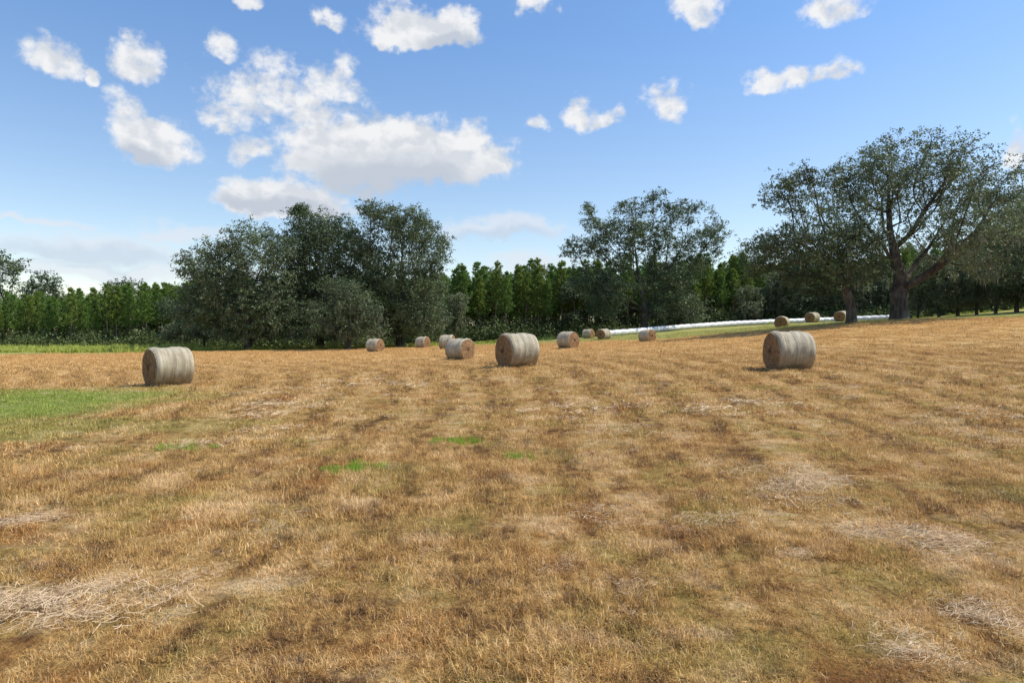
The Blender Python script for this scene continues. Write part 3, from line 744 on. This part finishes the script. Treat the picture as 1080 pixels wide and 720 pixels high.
# smaller broadleaf trees of the wood edge: four kinds, copied
GM = []
for k in range(4):
    hgt = (10.5, 12, 9, 13)[k]
    lb = [(rng.uniform(-2.6,2.6), rng.uniform(.28,.95)*hgt, rng.uniform(1.3,2.3), rng.uniform(1.1,1.9)) for _ in range(9)]+[(0,hgt*.9,1.6,1.3),(0,.3*hgt,2.8,1.8)]
    GM.append(oak(0, 100, 360, lb, 'mossy grey green broadleaf tree in the wood edge', natt=560, trunk_r=.22, fork=1.4, depthR=2.8, leafmat=(M_leaf3, M_leaf2, M_leaf3, M_leaf)[k],
              moss=(160, 60, 110, 0)[k], per=26, leaf=.24, spread=.42, gap=.36, step=.6, name='broadleaf_tree', loc=(0, 300), metres=True, mosshi=9))
GB = [ # px, d, scale, kind, label-suffix
 (790,125,.85,2),(818,127,.9,0),(842,126,1.05,3),(868,127,.9,2),(905,124,.95,0),(930,124,.8,2),(968,108,.85,0),(990,106,.9,0),
 (1010,108,.95,2),(1030,104,1.0,0),(1050,102,.95,2),(1072,100,1.0,0),(1095,98,1.1,2),(1120,96,1.1,0),(1145,92,1.2,2),(606,126,.95,1),(640,127,.9,3),
 (455,112,.8,1),(480,116,.75,0),(195,104,.75,2),(215,100,.85,1),(716,126,.7,2),
 (180,108,.7,1),(-20,112,.8,3),(-60,108,1.0,0)]
TALL = [(-4,150,1.6,3),(45,150,1.3,1),(70,155,1.08,0),(98,150,1.0,3),(130,150,1.22,1),(168,150,1.08,2),(190,146,1.2,0),(210,140,1.2,1),
        (520,165,1.45,1),(655,160,1.2,0),(575,160,1.4,1),(1000,128,1.15,1),(1040,122,1.3,0),(1085,118,1.5,3)]
def place_gb():
    first = [True]*4
    for j, (px, d, s, k) in enumerate(GB+TALL):
        o = GM[k] if first[k] else copy_tree(GM[k]); first[k] = False
        x, y = at(px, d); o.location = (x, y, h_s(x, y)-.1); o.rotation_euler.z = random.random()*6.28; ss = s*random.uniform(.93, 1.07); o.scale = (ss*random.uniform(.9,1.15), ss, ss)
        if j < len(GB):
            o['label'] = 'mossy grey green broadleaf tree standing in the edge of the wood'; o['group'] = 'broadleaf trees along the wood edge'
        else:
            o['label'] = 'taller broadleaf tree rising behind the young pines'; o['group'] = 'broadleaf trees rising behind the pines'
place_gb()

# ------------------------------------------------------------------ pines
def pine_meshes(seed, H=12.):
    rg = np.random.default_rng(seed)
    # trunk
    nz = 14; zz = np.linspace(-.3, H, nz); bx = np.cumsum(rg.normal(size=nz)*.05); by = np.cumsum(rg.normal(size=nz)*.05); rr = .13*(1-zz.clip(0)/H)**.8+.012
    th = np.arange(7)/7*6.283
    V = [np.stack([bx[:,None]+np.cos(th)*rr[:,None], by[:,None]+np.sin(th)*rr[:,None], np.repeat(zz[:,None], 7, 1)], -1).reshape(-1,3)]
    i = np.arange(nz-1)[:,None]*7; j = np.arange(7)[None]; j2 = (j+1) % 7
    Fq = [np.stack([i+j, i+j2, i+7+j2, i+7+j], -1).reshape(-1,4)]; vc = nz*7
    tips = []; dirs = []
    z = H*.16
    while z < H-.3:
        f = z/H; live = f > rg.uniform(.30, .42)
        nb = rg.integers(3, 6); L0 = (2.0*(1-f)**.6+.2)*(1 if live else .6)
        a0 = rg.random()*6.28
        for b in range(nb):
            a = a0+b*6.28/nb+rg.normal()*.35; L = L0*rg.uniform(.6, 1.2); rise = rg.uniform(.15,.75) if live else rg.uniform(-.3,.2)
            p0 = np.array([np.interp(z,zz,bx), np.interp(z,zz,by), z]); dr = np.array([math.cos(a), math.sin(a), rise]); dr /= np.linalg.norm(dr)
            p1 = p0+dr*L*.5; p2 = p1+(dr+np.array([0,0,.35 if live else -.1]))*L*.5
            for (q0, q1, r0) in ((p0,p1,.028),(p1,p2,.018)):
                sd = np.array([-math.sin(a), math.cos(a), 0])*r0; u_ = np.array([0,0,r0])
                V.append(np.array([q0-sd, q0+sd, q0+u_*1.5, q1-sd*.6, q1+sd*.6, q1+u_])); Fq.append(np.array([[0,1,4,3],[1,2,5,4],[2,0,3,5]])+vc); vc += 6
            if live or rg.random() < .35:
                k = 5 if live else 1
                for f2 in np.linspace(.35, 1., k):
                    c = p0+(p1-p0)*min(1, f2*2) if f2 < .5 else p1+(p2-p1)*(f2*2-1)
                    for _ in range(2):
                        side = rg.normal(size=3)*.17*L; tips.append(c+side*(1 if f2 < .95 else .3)); v = dr+np.array([0,0,.7])+rg.normal(size=3)*.5; dirs.append(v/np.linalg.norm(v))
        z += rg.uniform(.32, .62)
    for _ in range(5): tips.append(np.array([bx[-1], by[-1], H-.1+rg.normal()*.15])); dirs.append(np.array([0,0,1.]))
    tm = mesh_np('trunk', np.vstack(V), np.concatenate([q.ravel() for q in Fq]), 4); tm.materials.append(M_pinebark)
    T = np.array(tips); D = np.array(dirs); m = 15
    c = np.repeat(T, m, 0); u = np.repeat(D, m, 0)+runit(len(T)*m)*.85; u /= np.linalg.norm(u, axis=1, keepdims=True)
    L = rng.uniform(.22, .46, len(c)); V, Fi = quads(c+u*L[:,None]*.5, L, np.full(len(c), .062), u, perp(u))
    cm = mesh_np('crown', V, Fi, 4)
    cm.materials.append(M_needle2 if seed % 3 == 0 else M_needle)
    return tm, cm
PM = [pine_meshes(s, 12.5) for s in range(6)]
print('pine faces', [len(p[1].polygons) for p in PM])
def edge_y(px):
    return float(np.interp(px, [-150,0,240,480,640,800,940,1080,1250], [112,116,116,125,129,130,124,118,112]))
def build_pines():
    cnt = 0
    L = []
    for row, (n, off) in enumerate(((88,0),(86,3.2),(84,6.6))):
        for k in range(n):
            px = -70+(1240)*(k+random.uniform(-.32,.32)+.5*(row % 2))/n
            d = edge_y(px)+off+random.uniform(-.9,.9); L.append((px, d, row))
    for (px, d, row) in L:
        if row == 0 and (215 < px < 460) and random.random() < .6: continue
        tm, cm = random.choice(PM); x, y = at(px, d)
        o = empty('pine_tree', (x, y, h_s(x, y)), random.random()*6.28)
        s = random.uniform(.74, 1.14)*float(np.interp(px, [-100,100,200,480,620,900,1080], [.72,.76,.92,1.08,1.05,.98,.9])); o.scale = (s*random.uniform(.92,1.15), s*random.uniform(.92,1.15), s)
        o.rotation_euler = (random.gauss(0,.02), random.gauss(0,.02), o.rotation_euler.z)
        tag(o, 'slender young pine with bare lower trunk in the plantation behind the field', 'pine tree', 'young pines in the plantation')
        for nm, me in (('trunk',tm),('crown',cm)):
            c = bpy.data.objects.new(nm, me); C.objects.link(c); c.parent = o
        cnt += 1
    print('pines', cnt)
    # the wood behind
    V = []
    kinds = []
    for tm, cm in PM[:4]:
        a = np.empty(len(tm.vertices)*3, np.float32); tm.vertices.foreach_get('co', a); b = np.empty(len(cm.vertices)*3, np.float32); cm.vertices.foreach_get('co', b)
        fa = np.empty(len(tm.loops), np.int32); tm.loops.foreach_get('vertex_index', fa); fb = np.empty(len(cm.loops), np.int32); cm.loops.foreach_get('vertex_index', fb)
        me = mesh_np('far_pine', np.concatenate([a, b]).reshape(-1,3), np.concatenate([fa, fb+len(tm.vertices)]), 4)
        me.materials.append(M_needle); kinds.append(me)
    n = 1500; px = rng.uniform(-250, 1330, n); d = np.array([edge_y(p) for p in px])+10+rng.random(n)**1.3*42
    x = (px-HX)/F*d; z = height(x, d, False)
    sc = rng.uniform(.72, 1.08, n)*np.interp(px, [-100,100,200,480,620,900,1080], [.74,.78,.94,1.1,1.08,1.0,.92]); scatter('pine_wood', kinds, np.column_stack([x, d, z]), rng.random(n)*6.28, sc, 'dense mass of pine wood receding behind the front rows of pines', 'pine wood')
build_pines()
def build_under():
    n = 1400; kinds = []
    for k in range(4):
        m = 700; c = rng.normal(size=(m,3))*np.array([.55,.55,.5]); c[:,2] = np.abs(c[:,2])+.05; nr = runit(m); u = perp(nr); L = rng.uniform(.12,.28,m)
        V, Fi = quads(c, L, L*.55, u, np.cross(nr,u)); me = mesh_np('shrub_kind', V, Fi, 4); me.materials.append(M_shrub); kinds.append(me)
    px = rng.uniform(-150, 1260, n); d = np.array([edge_y(p) for p in px])-4+rng.random(n)**1.2*26
    x = (px-HX)/F*d; z = height(x, d, False)
    s = rng.uniform(.6, 2.1, n)
    scatter('undergrowth', kinds, np.column_stack([x, d, z]), rng.random(n)*6.28, np.stack([s*1.2, s*1.2, s*rng.uniform(.7,1.5,n)], 1), 'dark undergrowth filling the foot of the pine wood', 'undergrowth')
build_under()

# ------------------------------------------------------------------ sky and sun
SUN_EL, SUN_AZ = 52, 87          # azimuth measured from +Y towards +X
def build_world():
    w = bpy.data.worlds.new('World'); bpy.context.scene.world = w; w.use_nodes = True; nt = w.node_tree; nt.nodes.clear(); t = NT(nt)
    sky = t.n('ShaderNodeTexSky', sky_type='NISHITA', sun_disc=False, sun_elevation=R(SUN_EL), sun_rotation=R(SUN_AZ), altitude=20, air_density=1., dust_density=.35, ozone_density=2.2)
    dr = t.n('ShaderNodeTexCoord').outputs['Generated']
    sp = t.n('ShaderNodeSeparateXYZ'); t.L(dr, sp.inputs[0])
    az = t.m('ARCTAN2', sp.outputs[0], sp.outputs[1]); el = t.m('ARCSINE', sp.outputs[2])
    uv = t.n('ShaderNodeCombineXYZ'); t.L(az, uv.inputs[0]); t.L(el, uv.inputs[1]); UV = uv.outputs[0]
    wn = t.n('ShaderNodeTexNoise'); wn.inputs['Scale'].default_value = 22; wn.inputs['Detail'].default_value = 4; t.L(UV, wn.inputs['Vector'])
    wv = t.n('ShaderNodeVectorMath', operation='SUBTRACT'); t.L(wn.outputs['Color'], wv.inputs[0]); wv.inputs[1].default_value = (.5,.5,.5)
    ws = t.n('ShaderNodeVectorMath', operation='SCALE'); t.L(wv.outputs[0], ws.inputs[0]); ws.inputs[3].default_value = .05
    wa = t.n('ShaderNodeVectorMath', operation='ADD'); t.L(UV, wa.inputs[0]); t.L(ws.outputs[0], wa.inputs[1]); UW = wa.outputs[0]
    def ell(px, py, rx, ry, src):
        py += .25*ry; ry *= 1.25
        u = math.atan2(px-HX, F); cu = math.cos(u); v = math.atan2((HY-py)*cu, F)
        ru = rx/F*cu*cu; rv = ry/F*cu
        a = t.n('ShaderNodeVectorMath', operation='SUBTRACT'); t.L(src, a.inputs[0]); a.inputs[1].default_value = (u, v, 0)
        b = t.n('ShaderNodeVectorMath', operation='MULTIPLY'); t.L(a.outputs[0], b.inputs[0]); b.inputs[1].default_value = (1/ru, 1/rv, 0)
        b2 = t.n('ShaderNodeVectorMath', operation='MULTIPLY'); t.L(b.outputs[0], b2.inputs[0]); b2.inputs[1].default_value = (-1, -1.9, 0)
        b3 = t.n('ShaderNodeVectorMath', operation='MAXIMUM'); t.L(b.outputs[0], b3.inputs[0]); t.L(b2.outputs[0], b3.inputs[1])
        c = t.n('ShaderNodeVectorMath', operation='LENGTH'); t.L(b3.outputs[0], c.inputs[0]); return t.m('SUBTRACT', 1.0, c.outputs['Value'])
    CL = [(57,57,38,25),(95,82,12,10),(148,62,30,26),(232,53,22,16),(135,125,32,28),(165,148,52,28),(300,100,95,34),(355,90,42,30),(240,118,36,22),(330,118,40,16),
          (375,150,100,30),(445,158,100,32),(400,165,120,38),(500,162,50,34),(270,155,26,18),(300,208,95,24),(380,195,70,18),(430,28,48,28),(480,32,36,22),(415,38,30,18),
          (347,24,18,14),(258,2,18,10),(565,4,22,14),(738,8,32,24),(880,6,42,18),(610,118,22,20),(635,124,22,14),(704,112,30,22),(650,118,16,10),
          (805,88,26,14),(840,80,30,14),(880,76,30,14),(1075,160,24,28),(565,132,14,10)]
    m = None
    for c in CL:
        e = ell(*c, UW); m = e if m is None else t.m('MAXIMUM', m, e)
    nz = t.noise(t.mapv(UV, sc=(1,1.25,1)), 22, 5, .52); nz2 = t.noise(t.mapv(UV, sc=(1,1.25,1), loc=(-.008,-.016,0)), 22, 4, .5)
    mb = t.m('MAXIMUM', t.m('MAXIMUM', ell(405,162,140,42,UW), ell(300,212,85,20,UW)), t.m('MAXIMUM', ell(150,148,44,20,UW), ell(450,36,60,22,UW)))
    mb = t.m('MULTIPLY', t.m('MAXIMUM', mb, 0.), 1.8)
    nf = t.noise(t.mapv(UV, sc=(1,1.15,1), loc=(3,1,0)), 75, 4, .6); nw = t.noise(t.mapv(UV, sc=(1,1.6,1), loc=(9,4,0)), 10, 2, .5)
    dens = t.m('ADD', t.m('MINIMUM', t.m('MULTIPLY', m, 1.7), 1.0), t.m('MULTIPLY', t.m('SUBTRACT', nz, .5), 2.4))
    dens = t.m('ADD', t.m('ADD', dens, t.m('MULTIPLY', t.m('SUBTRACT', nf, .5), 1.7)), t.m('MULTIPLY', t.m('SUBTRACT', nw, .5), 1.6))
    dens = t.m('ADD', dens, mb)
    A = t.m('MULTIPLY', t.mr(dens, -.05, 1.25, 0, 1, 'SMOOTHSTEP'), t.mr(m, -.45, .1, 0, 1, 'SMOOTHSTEP'))
    # low flat haze clouds
    CL2 = [(30,230,110,7),(90,262,180,26),(190,245,70,12),(530,238,95,14),(250,190,30,8),(120,285,220,16),(560,275,60,22),(20,285,120,14)]
    m2 = None
    for c in CL2:
        e = ell(*c, UW); m2 = e if m2 is None else t.m('MAXIMUM', m2, e)
    nl = t.noise(t.mapv(UV, sc=(1,3.2,1)), 12, 6, .55)
    d2 = t.m('ADD', m2, t.m('MULTIPLY', t.m('SUBTRACT', nl, .5), 1.3)); A2 = t.mr(d2, .0, .7, 0, .75, 'SMOOTHSTEP')
    # shading of the bodies: lit tops, grey blue undersides
    SH = [(420,190,130,34),(150,160,40,12),(300,215,90,12),(480,50,50,12),(380,118,40,8),(530,246,80,8),(90,270,170,16)]
    s = None
    for c in SH:
        e = ell(*c, UW); s = e if s is None else t.m('MAXIMUM', s, e)
    under = t.mr(t.m('ADD', s, t.m('MULTIPLY', t.m('SUBTRACT', nz, .5), .8)), -.2, .6, 0, .7, 'SMOOTHSTEP')
    rel = t.mr(t.m('SUBTRACT', nz2, nz), -.08, .10, 0, .42)
    shade = t.m('MAXIMUM', under, rel)
    K = 6.4
    ccol = t.mix(shade, (.93*K,.94*K,.96*K), (.42*K,.50*K,.62*K))
    # tint the clear sky a little
    sc = t.n('ShaderNodeVectorMath', operation='MULTIPLY'); t.L(sky.outputs[0], sc.inputs[0]); t.L(t.mix(t.mr(el, 0., .42, 0, 1), (1.45,1.23,1.04), (.97,1.15,1.30)), sc.inputs[1])
    col = t.mix(A2, sc.outputs[0], t.mix(t.m('MULTIPLY', under, .8), (.80*K,.85*K,.93*K), (.50*K,.60*K,.76*K)))
    col = t.mix(A, col, ccol)
    bg = t.n('ShaderNodeBackground'); bg.inputs['Strength'].default_value = .15; t.L(col, bg.inputs[0])
    o = t.n('ShaderNodeOutputWorld'); t.L(bg.outputs[0], o.inputs[0])
build_world()
sd = bpy.data.lights.new('sun', 'SUN'); sd.energy = 5.0; sd.angle = R(.5); sd.color = (1, .93, .80)
so = bpy.data.objects.new('sun', sd); C.objects.link(so)
dv = Vector((math.sin(R(SUN_AZ))*math.cos(R(SUN_EL)), math.cos(R(SUN_AZ))*math.cos(R(SUN_EL)), math.sin(R(SUN_EL))))
so.rotation_euler = dv.to_track_quat('Z', 'Y').to_euler()

cd = bpy.data.cameras.new('camera'); cd.sensor_width = 36; cd.lens = 24; cd.clip_end = 20000; cd.clip_start = .05
co = bpy.data.objects.new('camera', cd); C.objects.link(co); co.location = (0, 0, CAMZ)
co.rotation_euler = (R(90-math.degrees(math.atan2(360-HY, F))), 0, 0)
sc_ = bpy.context.scene; sc_.camera = co
sc_.render.resolution_x = 1024; sc_.render.resolution_y = 682
sc_.view_settings.view_transform = 'Standard'; sc_.view_settings.look = 'None'; sc_.view_settings.exposure = 0; sc_.view_settings.gamma = 1

sc_.cycles.max_bounces = 5; sc_.cycles.diffuse_bounces = 2; sc_.cycles.glossy_bounces = 1; sc_.cycles.transmission_bounces = 2; sc_.cycles.caustics_reflective = False; sc_.cycles.caustics_refractive = False
sc_.world.cycles.sampling_method = 'MANUAL'; sc_.world.cycles.sample_map_resolution = 256
